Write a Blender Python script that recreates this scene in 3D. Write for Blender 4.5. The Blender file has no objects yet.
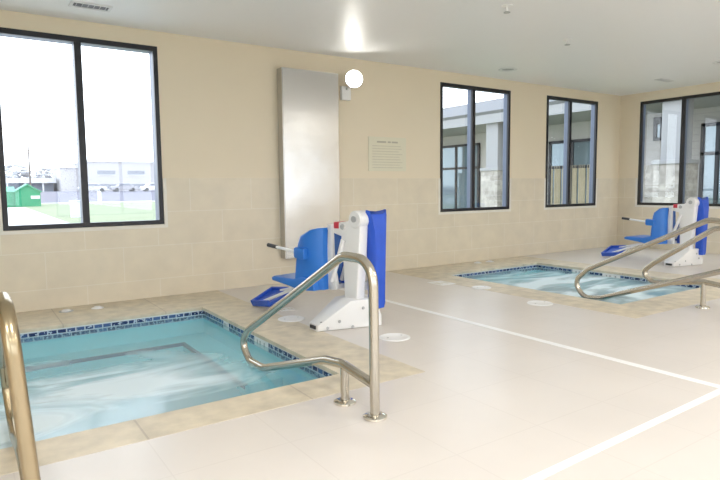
import bpy, bmesh, math, random
from mathutils import Vector, Matrix
random.seed(7)
PI = math.pi
sc = bpy.context.scene
COL = sc.collection

# ------------------------------------------------------------------ materials
def new_mat(name):
    m = bpy.data.materials.new(name); m.use_nodes = True
    nt = m.node_tree; b = nt.nodes['Principled BSDF']
    return m, nt, b

def simple(name, col, rough=0.5, metal=0.0, noise=0.04, nscale=6.0, bump=0.0, spec=None, coat=0.0):
    """Principled material with a light procedural tone variation."""
    m, nt, b = new_mat(name)
    N = nt.nodes; L = nt.links
    tc = N.new('ShaderNodeTexCoord'); nz = N.new('ShaderNodeTexNoise')
    nz.inputs['Scale'].default_value = nscale; nz.inputs['Detail'].default_value = 3
    L.new(tc.outputs['Object'], nz.inputs['Vector'])
    mx = N.new('ShaderNodeMix'); mx.data_type = 'RGBA'
    lo = [max(0, c * (1 - noise)) for c in col]; hi = [min(1, c * (1 + noise)) for c in col]
    mx.inputs[6].default_value = (*lo, 1); mx.inputs[7].default_value = (*hi, 1)
    L.new(nz.outputs['Fac'], mx.inputs[0]); L.new(mx.outputs[2], b.inputs['Base Color'])
    b.inputs['Roughness'].default_value = rough; b.inputs['Metallic'].default_value = metal
    if spec is not None: b.inputs['Specular IOR Level'].default_value = spec
    b.inputs['Coat Weight'].default_value = coat
    if bump:
        bp = N.new('ShaderNodeBump'); bp.inputs['Strength'].default_value = bump
        bp.inputs['Distance'].default_value = 0.01
        L.new(nz.outputs['Fac'], bp.inputs['Height']); L.new(bp.outputs['Normal'], b.inputs['Normal'])
    return m

def tile_mat(name, col, col2, mortar, w, h, msize, axes, rough, offset=0.5, origin=(0, 0), noise=0.5, nscale=3.0, squash=1.0, spec=0.5):
    """Tiles laid out in world space: axes picks which world axes run along / across the courses."""
    m, nt, b = new_mat(name); N = nt.nodes; L = nt.links
    g = N.new('ShaderNodeNewGeometry'); sp = N.new('ShaderNodeSeparateXYZ'); L.new(g.outputs['Position'], sp.inputs[0])
    cb = N.new('ShaderNodeCombineXYZ')
    for k, ax in enumerate(axes):
        if ax == 'XY':
            a = N.new('ShaderNodeMath'); a.operation = 'ADD'
            L.new(sp.outputs['X'], a.inputs[0]); L.new(sp.outputs['Y'], a.inputs[1]); src = a.outputs[0]
        else: src = sp.outputs[ax]
        s = N.new('ShaderNodeMath'); s.operation = 'SUBTRACT'; s.inputs[1].default_value = origin[k]
        L.new(src, s.inputs[0]); L.new(s.outputs[0], cb.inputs[k])
    br = N.new('ShaderNodeTexBrick'); br.offset = offset; br.squash = squash
    br.inputs['Scale'].default_value = 1.0
    br.inputs['Brick Width'].default_value = w; br.inputs['Row Height'].default_value = h
    br.inputs['Mortar Size'].default_value = msize; br.inputs['Mortar Smooth'].default_value = 0.3
    br.inputs['Color1'].default_value = (*col, 1); br.inputs['Color2'].default_value = (*col2, 1); br.inputs['Mortar'].default_value = (*mortar, 1)
    L.new(cb.outputs[0], br.inputs['Vector'])
    nz = N.new('ShaderNodeTexNoise'); nz.inputs['Scale'].default_value = nscale; nz.inputs['Detail'].default_value = 5
    L.new(g.outputs['Position'], nz.inputs['Vector'])
    rm = N.new('ShaderNodeMapRange'); rm.inputs[1].default_value = .3; rm.inputs[2].default_value = .7
    rm.inputs[3].default_value = 1 - 0.12 * noise; rm.inputs[4].default_value = 1 + 0.06 * noise
    L.new(nz.outputs['Fac'], rm.inputs[0])
    mul = N.new('ShaderNodeVectorMath'); mul.operation = 'SCALE'
    L.new(br.outputs['Color'], mul.inputs[0]); L.new(rm.outputs[0], mul.inputs['Scale'])
    L.new(mul.outputs[0], b.inputs['Base Color'])
    b.inputs['Roughness'].default_value = rough; b.inputs['Specular IOR Level'].default_value = spec
    return m

M = {}
M['paint'] = simple('wall paint', (.87, .77, .60), .6, noise=.02, nscale=2)
M['ceil'] = simple('ceiling paint', (.93, .94, .95), .42, noise=.012, nscale=1)
WT = dict(col=(.82, .735, .585), col2=(.80, .715, .565), mortar=(.87, .80, .68), w=.84, h=.42, msize=.006, rough=.32, noise=.5, nscale=4)
M['walltile_x'] = tile_mat('wall tile along x', axes=('X', 'Z'), origin=(.30, .23), **WT)
M['walltile_y'] = tile_mat('wall tile along y', axes=('Y', 'Z'), origin=(.1, .23), **WT)
M['tiletrim'] = simple('tile edge trim', (.86, .82, .74), .35)
M['floor'] = tile_mat('floor tile', (.74, .69, .645), (.73, .68, .635), (.69, .64, .595), .62, .62, .004, ('X', 'Y'), .32, offset=0.0, origin=(.12, .2), noise=.35, nscale=1.3)
M['coping'] = tile_mat('stone coping', (.73, .645, .50), (.76, .68, .54), (.58, .50, .39), 1.02, 2.6, .007, ('X', 'Y'), .5, offset=0.0, origin=(.75 - 1.02, 2.4), noise=1.6, nscale=7)
M['line'] = simple('white floor line', (.95, .95, .95), .4, noise=.02)
M['white'] = simple('white enamel', (.86, .86, .86), .28, noise=.02, coat=.2)
M['whiteplastic'] = simple('white plastic', (.93, .93, .93), .35, noise=.02)
M['greyplastic'] = simple('grey plastic', (.45, .46, .47), .4, noise=.04)
M['blackplastic'] = simple('dark plastic', (.02, .02, .025), .4, noise=.1)
M['blue'] = simple('blue moulded plastic', (.025, .185, .64), .32, noise=.06)
M['bluedark'] = simple('deep blue plastic', (.03, .11, .58), .4, noise=.08)
M['bluecloth'] = simple('blue vinyl cloth', (.022, .10, .62), .45, noise=.15, nscale=9, bump=.25)
M['red'] = simple('red plastic', (.6, .04, .07), .4)
M['steel'] = simple('handrail steel', (.56, .52, .45), .24, metal=1.0, noise=.05, nscale=14)
M['bronzetone'] = simple('handrail steel tinted by warm reflections', (.46, .375, .245), .26, metal=1.0, noise=.08, nscale=14)  # same rail steel, with reflections of warm surroundings tinted into its colour
M['chrome'] = simple('polished flange steel', (.78, .745, .68), .16, metal=1.0, noise=.03)
M['frame'] = simple('dark window frame', (.012, .013, .02), .38, noise=.1)
M['frameB'] = simple('dark bronze window frame', (.014, .012, .011), .4, noise=.1)
M['alu'] = simple('anodised window jamb', (.13, .155, .215), .35, metal=.3, noise=.04)
M['paper'] = simple('cream sign board', (.82, .78, .62), .5, noise=.02)
M['ink'] = simple('faded sign ink', (.68, .64, .51), .6, noise=.1, nscale=40)
M['vent'] = simple('vent white metal', (.80, .81, .82), .4, noise=.02)
M['ventdark'] = simple('vent slots', (.22, .22, .24), .6)
M['grout'] = simple('pale grout', (.82, .83, .82), .5)
M['navy'] = simple('navy tile strip', (.03, .08, .20), .3, noise=.2, nscale=20)

# brushed stainless: stretched noise drives roughness and tone
def brushed(name):
    m, nt, b = new_mat(name); N = nt.nodes; L = nt.links
    tc = N.new('ShaderNodeTexCoord'); mp = N.new('ShaderNodeMapping'); mp.inputs['Scale'].default_value = (1.2, 1.2, 90)
    L.new(tc.outputs['Object'], mp.inputs[0]); nz = N.new('ShaderNodeTexNoise'); nz.inputs['Scale'].default_value = 3; nz.inputs['Detail'].default_value = 4
    L.new(mp.outputs[0], nz.inputs['Vector'])
    n2 = N.new('ShaderNodeTexNoise'); n2.inputs['Scale'].default_value = 2.3; L.new(tc.outputs['Object'], n2.inputs['Vector'])
    r1 = N.new('ShaderNodeMapRange'); r1.inputs[3].default_value = .17; r1.inputs[4].default_value = .30; L.new(n2.outputs['Fac'], r1.inputs[0])
    L.new(r1.outputs[0], b.inputs['Roughness'])
    mx = N.new('ShaderNodeMix'); mx.data_type = 'RGBA'; mx.inputs[6].default_value = (.52, .515, .50, 1); mx.inputs[7].default_value = (.60, .595, .58, 1)
    L.new(nz.outputs['Fac'], mx.inputs[0]); L.new(mx.outputs[2], b.inputs['Base Color'])
    bp = N.new('ShaderNodeBump'); bp.inputs['Strength'].default_value = .12; bp.inputs['Distance'].default_value = .05
    L.new(n2.outputs['Fac'], bp.inputs['Height']); L.new(bp.outputs['Normal'], b.inputs['Normal'])
    b.inputs['Metallic'].default_value = 1.0; b.inputs['Anisotropic'].default_value = .5
    return m
M['brushed'] = brushed('brushed stainless')

def glass_mat(name, tint, refl=1.0):
    m = bpy.data.materials.new(name); m.use_nodes = True; nt = m.node_tree; nt.nodes.clear(); N = nt.nodes; L = nt.links
    o = N.new('ShaderNodeOutputMaterial'); t = N.new('ShaderNodeBsdfTransparent'); t.inputs[0].default_value = (*tint, 1)
    g = N.new('ShaderNodeBsdfGlossy'); g.inputs['Roughness'].default_value = .01
    ge = N.new('ShaderNodeNewGeometry'); dt = N.new('ShaderNodeVectorMath'); dt.operation = 'DOT_PRODUCT'
    L.new(ge.outputs['Incoming'], dt.inputs[0]); L.new(ge.outputs['Normal'], dt.inputs[1])
    ab = N.new('ShaderNodeMath'); ab.operation = 'ABSOLUTE'; L.new(dt.outputs['Value'], ab.inputs[0])
    om = N.new('ShaderNodeMath'); om.operation = 'SUBTRACT'; om.inputs[0].default_value = 1; L.new(ab.outputs[0], om.inputs[1])
    pw = N.new('ShaderNodeMath'); pw.operation = 'POWER'; pw.inputs[1].default_value = 5; L.new(om.outputs[0], pw.inputs[0])
    k = N.new('ShaderNodeMath'); k.operation = 'MULTIPLY_ADD'; k.inputs[1].default_value = .96 * refl; k.inputs[2].default_value = .04 * refl; L.new(pw.outputs[0], k.inputs[0])
    mx = N.new('ShaderNodeMixShader'); L.new(k.outputs[0], mx.inputs[0]); L.new(t.outputs[0], mx.inputs[1]); L.new(g.outputs[0], mx.inputs[2])
    L.new(mx.outputs[0], o.inputs[0]); return m
M['glass'] = glass_mat('window glass', (.95, .97, .98), 1.0)

def mosaic(name):
    """Waterline band: small square tiles in navy, blue and white, with pale grout."""
    m, nt, b = new_mat(name); N = nt.nodes; L = nt.links
    g = N.new('ShaderNodeNewGeometry'); sp = N.new('ShaderNodeSeparateXYZ'); L.new(g.outputs['Position'], sp.inputs[0])
    a = N.new('ShaderNodeMath'); a.operation = 'ADD'; L.new(sp.outputs['X'], a.inputs[0]); L.new(sp.outputs['Y'], a.inputs[1])
    cb = N.new('ShaderNodeCombineXYZ'); L.new(a.outputs[0], cb.inputs[0]); zo = N.new('ShaderNodeMath'); zo.operation = 'ADD'; zo.inputs[1].default_value = .042; L.new(sp.outputs['Z'], zo.inputs[0]); L.new(zo.outputs[0], cb.inputs[1])
    br = N.new('ShaderNodeTexBrick'); br.offset = .5; br.inputs['Scale'].default_value = 1; br.inputs['Brick Width'].default_value = .085
    br.inputs['Row Height'].default_value = .046; br.inputs['Mortar Size'].default_value = .006; br.inputs['Mortar'].default_value = (.62, .70, .78, 1)
    br.inputs['Color1'].default_value = (.012, .03, .12, 1); br.inputs['Color2'].default_value = (.10, .20, .45, 1); br.inputs['Bias'].default_value = -.3
    L.new(cb.outputs[0], br.inputs['Vector'])
    wv = N.new('ShaderNodeTexNoise'); wv.inputs['Scale'].default_value = 30; L.new(cb.outputs[0], wv.inputs['Vector'])
    gt = N.new('ShaderNodeMath'); gt.operation = 'GREATER_THAN'; gt.inputs[1].default_value = .60; L.new(wv.outputs['Fac'], gt.inputs[0])
    mx = N.new('ShaderNodeMix'); mx.data_type = 'RGBA'; mx.inputs[7].default_value = (.55, .66, .80, 1)
    L.new(gt.outputs[0], mx.inputs[0]); L.new(br.outputs['Color'], mx.inputs[6]); L.new(mx.outputs[2], b.inputs['Base Color'])
    b.inputs['Roughness'].default_value = .2
    return m
M['mosaic'] = mosaic('waterline mosaic')
M['basin'] = simple('pool plaster', (.33, .79, .90), .6, noise=.05, nscale=2)

def water_mat(name, cx, cy, amount, tint=(.82, .97, .98), ang=0.1, rad=(2.0, .5)):
    """Still-looking water surface broken by pale streaks of jet-stirred bubbles."""
    m = bpy.data.materials.new(name); m.use_nodes = True; nt = m.node_tree; nt.nodes.clear(); N = nt.nodes; L = nt.links
    o = N.new('ShaderNodeOutputMaterial')
    g = N.new('ShaderNodeNewGeometry')
    bn = N.new('ShaderNodeTexNoise'); bn.inputs['Scale'].default_value = 3.5; bn.inputs['Detail'].default_value = 2; L.new(g.outputs['Position'], bn.inputs['Vector'])
    bp = N.new('ShaderNodeBump'); bp.inputs['Strength'].default_value = .25; bp.inputs['Distance'].default_value = .03; L.new(bn.outputs['Fac'], bp.inputs['Height'])
    t = N.new('ShaderNodeBsdfTransparent'); t.inputs[0].default_value = (*tint, 1)
    gl = N.new('ShaderNodeBsdfGlossy'); gl.inputs['Roughness'].default_value = .16; L.new(bp.outputs['Normal'], gl.inputs['Normal'])
    f = N.new('ShaderNodeFresnel'); f.inputs[0].default_value = 1.33; L.new(bp.outputs['Normal'], f.inputs['Normal'])
    fk = N.new('ShaderNodeMath'); fk.operation = 'MULTIPLY'; fk.inputs[1].default_value = .28; L.new(f.outputs[0], fk.inputs[0])
    m1 = N.new('ShaderNodeMixShader'); L.new(fk.outputs[0], m1.inputs[0]); L.new(t.outputs[0], m1.inputs[1]); L.new(gl.outputs[0], m1.inputs[2])
    # streaks: domain-warped noise stretched along one direction
    mp = N.new('ShaderNodeMapping'); mp.inputs['Rotation'].default_value = (0, 0, ang); mp.inputs['Scale'].default_value = (.55, 1.35, 1)
    L.new(g.outputs['Position'], mp.inputs[0])
    n1 = N.new('ShaderNodeTexNoise'); n1.inputs['Scale'].default_value = 1.15; n1.inputs['Detail'].default_value = 4; n1.inputs['Roughness'].default_value = .5
    n1.inputs['Distortion'].default_value = 1.6
    L.new(mp.outputs[0], n1.inputs['Vector'])
    r1 = N.new('ShaderNodeMapRange'); r1.interpolation_type = 'SMOOTHSTEP'; r1.inputs[1].default_value = .40; r1.inputs[2].default_value = .66; L.new(n1.outputs['Fac'], r1.inputs[0])
    # how far from the jets' meeting point
    sb = N.new('ShaderNodeVectorMath'); sb.operation = 'DISTANCE'; sb.inputs[1].default_value = (cx, cy, -.1); L.new(g.outputs['Position'], sb.inputs[0])
    r2 = N.new('ShaderNodeMapRange'); r2.interpolation_type = 'SMOOTHSTEP'; r2.inputs[1].default_value = rad[0]; r2.inputs[2].default_value = rad[1]; L.new(sb.outputs['Value'], r2.inputs[0])
    ad = N.new('ShaderNodeMath'); ad.operation = 'MULTIPLY_ADD'; ad.inputs[1].default_value = .75; L.new(r1.outputs[0], ad.inputs[0])
    h = N.new('ShaderNodeMath'); h.operation = 'MULTIPLY'; h.inputs[1].default_value = .30; L.new(r2.outputs[0], h.inputs[0]); L.new(h.outputs[0], ad.inputs[2])
    mu = N.new('ShaderNodeMath'); mu.operation = 'MULTIPLY'; L.new(ad.outputs[0], mu.inputs[0]); L.new(r2.outputs[0], mu.inputs[1])
    am = N.new('ShaderNodeMath'); am.operation = 'MULTIPLY'; am.inputs[1].default_value = amount; am.use_clamp = True; L.new(mu.outputs[0], am.inputs[0])
    # fine bubbles make all of the water a little milky
    mk = N.new('ShaderNodeBsdfDiffuse'); mk.inputs[0].default_value = (.33, .71, .84, 1)
    m0 = N.new('ShaderNodeMixShader'); m0.inputs[0].default_value = .16; L.new(m1.outputs[0], m0.inputs[1]); L.new(mk.outputs[0], m0.inputs[2])
    d = N.new('ShaderNodeBsdfDiffuse'); d.inputs[0].default_value = (.80, .93, 1, 1)
    m2 = N.new('ShaderNodeMixShader'); L.new(am.outputs[0], m2.inputs[0]); L.new(m0.outputs[0], m2.inputs[1]); L.new(d.outputs[0], m2.inputs[2])
    L.new(m2.outputs[0], o.inputs[0]); return m

def emit(name, col, s):
    m = bpy.data.materials.new(name); m.use_nodes = True; nt = m.node_tree; nt.nodes.clear()
    o = nt.nodes.new('ShaderNodeOutputMaterial'); e = nt.nodes.new('ShaderNodeEmission')
    e.inputs[0].default_value = (*col, 1); e.inputs[1].default_value = s; nt.links.new(e.outputs[0], o.inputs[0]); return m

# outdoors
M['grass'] = simple('lawn grass', (.235, .265, .165), .9, noise=.25, nscale=.6)
M['asphalt'] = simple('asphalt', (.155, .145, .185), .9, noise=.1, nscale=.3)
M['concrete'] = simple('concrete', (.55, .54, .52), .8, noise=.05, nscale=1)
M['green'] = simple('green painted boards', (.03, .27, .14), .6, noise=.1, nscale=3)
M['greenroof'] = simple('pale green roofing', (.10, .36, .23), .6, noise=.1, nscale=2)
M['bldg'] = simple('pale building panels', (.46, .44, .45), .7, noise=.04, nscale=.3)
M['bldgglass'] = simple('far window glass', (.22, .23, .27), .2, noise=.1)
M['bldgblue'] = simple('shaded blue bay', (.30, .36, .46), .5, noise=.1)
M['bark'] = simple('bark', (.16, .14, .13), .9)
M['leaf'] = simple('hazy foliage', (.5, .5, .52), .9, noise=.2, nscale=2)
M['siding'] = tile_mat('lap siding', (.44, .42, .42), (.43, .41, .41), (.34, .32, .33), 60, .2, .008, ('Y', 'Z'), .6, offset=0, noise=.4)
M['stone'] = tile_mat('stacked stone', (.52, .48, .44), (.36, .33, .30), (.44, .41, .38), .48, .17, .012, ('XY', 'Z'), .85, offset=.43, noise=2.5, nscale=5)
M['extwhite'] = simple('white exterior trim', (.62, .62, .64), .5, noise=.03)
M['soffit'] = simple('grey soffit boards', (.36, .36, .37), .6, noise=.04)
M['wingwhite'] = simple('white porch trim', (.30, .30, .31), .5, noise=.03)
M['wingroof'] = simple('grey roof edge', (.20, .20, .215), .6, noise=.05)
M['tanwall'] = simple('tan stucco', (.52, .50, .48), .8, noise=.05)
M['skyglass'] = simple('storefront glass', (.22, .29, .33), .05, metal=.35, noise=.1, nscale=.8)
M['curtain'] = simple('tan drape', (.52, .45, .32), .8, noise=.2, nscale=3)

# ------------------------------------------------------------------ mesh helpers
def finish(name, bm, mat, parent=None, smooth=False, loc=None):
    bmesh.ops.recalc_face_normals(bm, faces=bm.faces[:])
    me = bpy.data.meshes.new(name); bm.to_mesh(me); bm.free()
    mats = mat if isinstance(mat, (list, tuple)) else [mat]
    for x in mats: me.materials.append(x)
    if smooth:
        for p in me.polygons: p.use_smooth = True
        me.set_sharp_from_angle(angle=math.radians(38))
    o = bpy.data.objects.new(name, me); COL.objects.link(o)
    if parent is not None: o.parent = parent
    if loc is not None: o.location = loc
    return o

def empty(name, loc=(0, 0, 0), rz=0.0):
    o = bpy.data.objects.new(name, None); COL.objects.link(o); o.location = loc; o.rotation_euler = (0, 0, rz); o.empty_display_size = .1
    return o

def tag(o, label=None, cat=None, group=None, kind=None):
    if label: o['label'] = label
    if cat: o['category'] = cat
    if group: o['group'] = group
    if kind: o['kind'] = kind
    return o

def box(bm, lo, hi, bev=0.0, mi=0, mat=None, seg=2):
    """Axis-aligned box between two corners, optionally bevelled and transformed by mat."""
    vs = [bm.verts.new((x, y, z)) for x in (lo[0], hi[0]) for y in (lo[1], hi[1]) for z in (lo[2], hi[2])]
    fs = [bm.faces.new([vs[i] for i in f]) for f in ((0, 1, 3, 2), (4, 6, 7, 5), (0, 4, 5, 1), (2, 3, 7, 6), (0, 2, 6, 4), (1, 5, 7, 3))]
    for f in fs: f.material_index = mi
    if bev > 0:
        es = list({e for f in fs for e in f.edges})
        r = bmesh.ops.bevel(bm, geom=es, offset=bev, segments=seg, profile=.7, affect='EDGES')
        vs = list({v for f in r['faces'] for v in f.verts} | {v for v in vs if v.is_valid})
        for f in r['faces']: f.material_index = mi
    if mat is not None: bmesh.ops.transform(bm, matrix=mat, verts=[v for v in vs if v.is_valid])
    return bm

def prism(bm, pts, axis, a, b, bev=0.0, mi=0, seg=2):
    """Extrude a 2-D outline along x, y or z between a and b."""
    def P(p, t):
        return {'x': (t, p[0], p[1]), 'y': (p[0], t, p[1]), 'z': (p[0], p[1], t)}[axis]
    v0 = [bm.verts.new(P(p, a)) for p in pts]; v1 = [bm.verts.new(P(p, b)) for p in pts]
    n = len(pts); fs = [bm.faces.new(v0), bm.faces.new(list(reversed(v1)))]
    for i in range(n): fs.append(bm.faces.new([v0[i], v1[i], v1[(i + 1) % n], v0[(i + 1) % n]]))
    bmesh.ops.recalc_face_normals(bm, faces=fs)
    for f in fs: f.material_index = mi
    if bev > 0:
        es = list(fs[0].edges) + list(fs[1].edges)
        r = bmesh.ops.bevel(bm, geom=es, offset=bev, segments=seg, profile=.6, affect='EDGES')
        for f in r['faces']: f.material_index = mi
    return bm

def fillet(pts, r, n=8):
    """Round the corners of a polyline; r is one radius or one per point."""
    pts = [Vector(p) for p in pts]; out = [pts[0]]
    for i in range(1, len(pts) - 1):
        ri = r[i] if isinstance(r, (list, tuple)) else r
        a, b, c = pts[i - 1], pts[i], pts[i + 1]
        u = (a - b).normalized(); w = (c - b).normalized(); ang = u.angle(w)
        if ri <= 0 or ang > PI - .02: out.append(b); continue
        t = min(ri / math.tan(ang / 2), (a - b).length * .49, (c - b).length * .49); rr = t * math.tan(ang / 2)
        ctr = b + (u + w).normalized() * (rr / math.sin(ang / 2))
        p0, p1 = b + u * t - ctr, b + w * t - ctr
        tot = p0.angle(p1); ax = p0.cross(p1).normalized()
        for k in range(n + 1): out.append(ctr + Matrix.Rotation(tot * k / n, 3, ax) @ p0)
    out.append(pts[-1]); return out

def tube(bm, pts, r, seg=14, caps=True, mi=0):
    """Round tube swept along a polyline; r is one radius or one per point."""
    pts = [Vector(p) for p in pts]; n = len(pts); rings = []
    tan = [((pts[min(i + 1, n - 1)] - pts[max(i - 1, 0)]).normalized()) for i in range(n)]
    up = Vector((0, 0, 1)) if abs(tan[0].z) < .9 else Vector((1, 0, 0))
    nrm = (up - tan[0] * up.dot(tan[0])).normalized()
    for i in range(n):
        nrm = (nrm - tan[i] * nrm.dot(tan[i])).normalized(); bi = tan[i].cross(nrm)
        ri = r[i] if isinstance(r, (list, tuple)) else r
        rings.append([bm.verts.new(pts[i] + (nrm * math.cos(2 * PI * k / seg) + bi * math.sin(2 * PI * k / seg)) * ri) for k in range(seg)])
    for i in range(n - 1):
        for k in range(seg):
            f = bm.faces.new([rings[i][k], rings[i][(k + 1) % seg], rings[i + 1][(k + 1) % seg], rings[i + 1][k]]); f.material_index = mi
    if caps:
        bm.faces.new(list(reversed(rings[0]))).material_index = mi; bm.faces.new(rings[-1]).material_index = mi
    return bm

def lathe(bm, prof, seg=32, mat=None, mi=0):
    """Spin an (r, z) profile around z."""
    rings = []; vs = []
    for r, z in prof:
        if r < 1e-6: ring = [bm.verts.new((0, 0, z))]
        else: ring = [bm.verts.new((r * math.cos(2 * PI * k / seg), r * math.sin(2 * PI * k / seg), z)) for k in range(seg)]
        rings.append(ring); vs += ring
    for a, b in zip(rings, rings[1:]):
        for k in range(seg):
            j = (k + 1) % seg
            if len(a) == 1 and len(b) == 1: continue
            if len(a) == 1: f = bm.faces.new([a[0], b[k], b[j]])
            elif len(b) == 1: f = bm.faces.new([a[k], b[0], a[j]])
            else: f = bm.faces.new([a[k], b[k], b[j], a[j]])
            f.material_index = mi
    if mat is not None: bmesh.ops.transform(bm, matrix=mat, verts=vs)
    return bm

def B(): return bmesh.new()
def T(x, y, z): return Matrix.Translation((x, y, z))
def RX(a): return Matrix.Rotation(a, 4, 'X')
def RY(a): return Matrix.Rotation(a, 4, 'Y')
def RZ(a): return Matrix.Rotation(a, 4, 'Z')

# ------------------------------------------------------------------ room numbers
YB, XR, ZC = 7.40, 11.94, 3.27          # back wall face, right wall face, ceiling
XL, YF = -3.2, -4.6                     # left and front walls (behind the camera)
ZT = 1.487                              # top of the wall tile
WZ0, WZ1 = .915, 3.085                  # window opening
WIN = [(.335, 2.06), (6.69, 8.41), (9.45, 11.10)]
WB = (5.20, 6.945)                      # right wall window
POOL = [(-.45, 2.205, 3.46, 6.45), (6.04, 8.28, 3.66, 6.63)]
COPE = [(-.95, 2.715, 3.155, YB), (5.54, 8.80, 3.20, YB)]
WL = -.084                              # water level

# ------------------------------------------------------------------ floor with openings
def rects_minus(x0, x1, y0, y1, holes):
    xs = sorted({x0, x1, *[h[0] for h in holes], *[h[1] for h in holes]}); ys = sorted({y0, y1, *[h[2] for h in holes], *[h[3] for h in holes]})
    for i in range(len(xs) - 1):
        for j in range(len(ys) - 1):
            cx, cy = (xs[i] + xs[i + 1]) / 2, (ys[j] + ys[j + 1]) / 2
            if x0 < cx < x1 and y0 < cy < y1 and not any(h[0] < cx < h[1] and h[2] < cy < h[3] for h in holes):
                yield xs[i], xs[i + 1], ys[j], ys[j + 1]
bm = B()
for a, b, c, d in rects_minus(XL, XR, YF, YB, COPE): box(bm, (a, c, -.12), (b, d, 0))
tag(finish('floor', bm, M['floor']), kind='structure')

for n, (P, C) in enumerate(zip(POOL, COPE)):
    bm = B()
    ov = .025
    hole = (P[0] + ov, P[1] - ov, P[2] + ov, P[3] - ov)
    x0, x1, y0, y1 = C
    # four slabs round the opening, rounded on the pool side
    box(bm, (x0, y0, -.12), (x1, hole[2], 0.002)); box(bm, (x0, hole[3], -.12), (x1, y1, 0.002))
    box(bm, (x0, hole[2], -.12), (hole[0], hole[3], 0.002)); box(bm, (hole[1], hole[2], -.12), (x1, hole[3], 0.002))
    # cut the underside back so the slab overhangs the waterline tile
    bm2 = B()
    for a, b, c, d in rects_minus(x0, x1, y0, y1, [hole]): box(bm2, (a, c, -.03), (b, d, .002))
    bm.free()
    co = finish('pool_coping', bm2, M['coping']); tag(co, kind='structure')
    # basin shell
    bm = B(); zb = -1.0; bz = -.30; bw = .32
    x0, x1, y0, y1 = P
    def quad(bm, *v, mi=0):
        f = bm.faces.new([bm.verts.new(p) for p in v]); f.material_index = mi
    t = .02
    box(bm, (x0 - .15, y0 - .15, zb - .1), (x1 + .15, y1 + .15, zb))
    for a, b, c, d in rects_minus(x0 - .15, x1 + .15, y0 - .15, y1 + .15, [P]): box(bm, (a, c, zb), (b, d, -.031))
    # bench on the far, right and left sides
    box(bm, (x0, y1 - bw, zb), (x1, y1, bz)); box(bm, (x1 - bw - .03, y0 + 1.0, zb), (x1, y1 - bw, bz)); box(bm, (x0, y0 + 1.0, zb), (x0 + bw, y1 - bw, bz))
    # entry steps at the near side
    for k in range(3): box(bm, (x0, y0, zb), (x1, y0 + .9 - .3 * k, -.82 + .2 * k))
    ba = finish('pool_basin', bm, M['basin']); tag(ba, kind='structure')
    # waterline band
    bm = B(); h = -.135
    box(bm, (x0, y1 - .006, h), (x1, y1 + .001, -.031)); box(bm, (x1 - .006, y0, h), (x1 + .001, y1, -.031))
    box(bm, (x0 - .001, y0, h), (x0 + .006, y1, -.031)); box(bm, (x0, y0 - .001, h), (x1, y0 + .006, -.031))
    finish('tile_band', bm, M['mosaic'], ba)
    bm = B()
    box(bm, (x0, y1 - .009, -.043), (x1, y1, -.031)); box(bm, (x1 - .009, y0, -.043), (x1, y1, -.031)); box(bm, (x0, y0, -.043), (x0 + .009, y1, -.031))
    finish('grout_line', bm, M['grout'], ba)
    bm = B()
    box(bm, (x0 + bw, y1 - bw - .006, bz - .03), (x1 - bw - .03, y1 - bw, bz + .002)); box(bm, (x1 - bw - .036, y0 + 1.0, bz - .03), (x1 - bw - .03, y1 - bw, bz + .002))
    box(bm, (x0 + bw, y1 - bw - .006, bz), (x1 - bw - .03, y1 - bw + .02, bz + .003)); box(bm, (x1 - bw - .03, y0 + 1.0, bz), (x1 - bw - .005, y1 - bw + .02, bz + .003))
    finish('bench_edge_strip', bm, M['navy'], ba)
    # white depth-marker tiles let into the band
    ys = (5.74, 4.87) if n == 0 else (5.2, 5.75)
    for yy in ys:
        w = .07 if n == 0 and yy > 5 else .15
        bm = B(); box(bm, (x1 - .012, yy - w, h + .01), (x1 - .004, yy + w, -.04), .001)
        mk = finish('marker_tile', bm, M['whiteplastic'], ba)
        bm = B()
        for q in (-.5, .1, .5): box(bm, (x1 - .0135, yy + q * w - .01, h + .035), (x1 - .011, yy + q * w + .012, -.06))
        finish('marker_glyphs', bm, M['greyplastic'], mk)
    # water: one surface with the slightest swell
    bm = B(); nx, ny = 44, 52; grid = []
    for i in range(nx + 1):
        row = []
        for j in range(ny + 1):
            x = x0 + .006 + (x1 - x0 - .012) * i / nx; y = y0 + .006 + (y1 - y0 - .012) * j / ny
            row.append(bm.verts.new((x, y, WL - .002 + .002 * math.sin(5 * x + 1.3 * math.sin(3 * y)) + .002 * math.sin(4.3 * y + x))))
        grid.append(row)
    for i in range(nx):
        for j in range(ny): bm.faces.new([grid[i][j], grid[i + 1][j], grid[i + 1][j + 1], grid[i][j + 1]])
    wm = water_mat('spa water', .5, 3.95, 1.3, rad=(1.9, .4)) if n == 0 else water_mat('far spa water', 7.1, 4.9, 1.2, ang=.6, rad=(2.3, .4))
    w = finish('pool_water', bm, wm, smooth=True)
    tag(w, 'jet-stirred pale blue water of the near spa pool' if n == 0 else 'pale blue rippled water of the far spa pool by the wall corner', 'water', kind='stuff')

# painted deck lines (let into the floor)
bm = B(); box(bm, (4.055, 1.745, 0), (4.125, YB - .02, .002)); tag(finish('floor_line', bm, M['line']), kind='structure')
bm = B(); box(bm, (-5, -.024, 0), (6, .024, .002), mat=T(4.0, 1.725, 0) @ RZ(.026)); tag(finish('floor_line', bm, M['line']), kind='structure')

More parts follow.
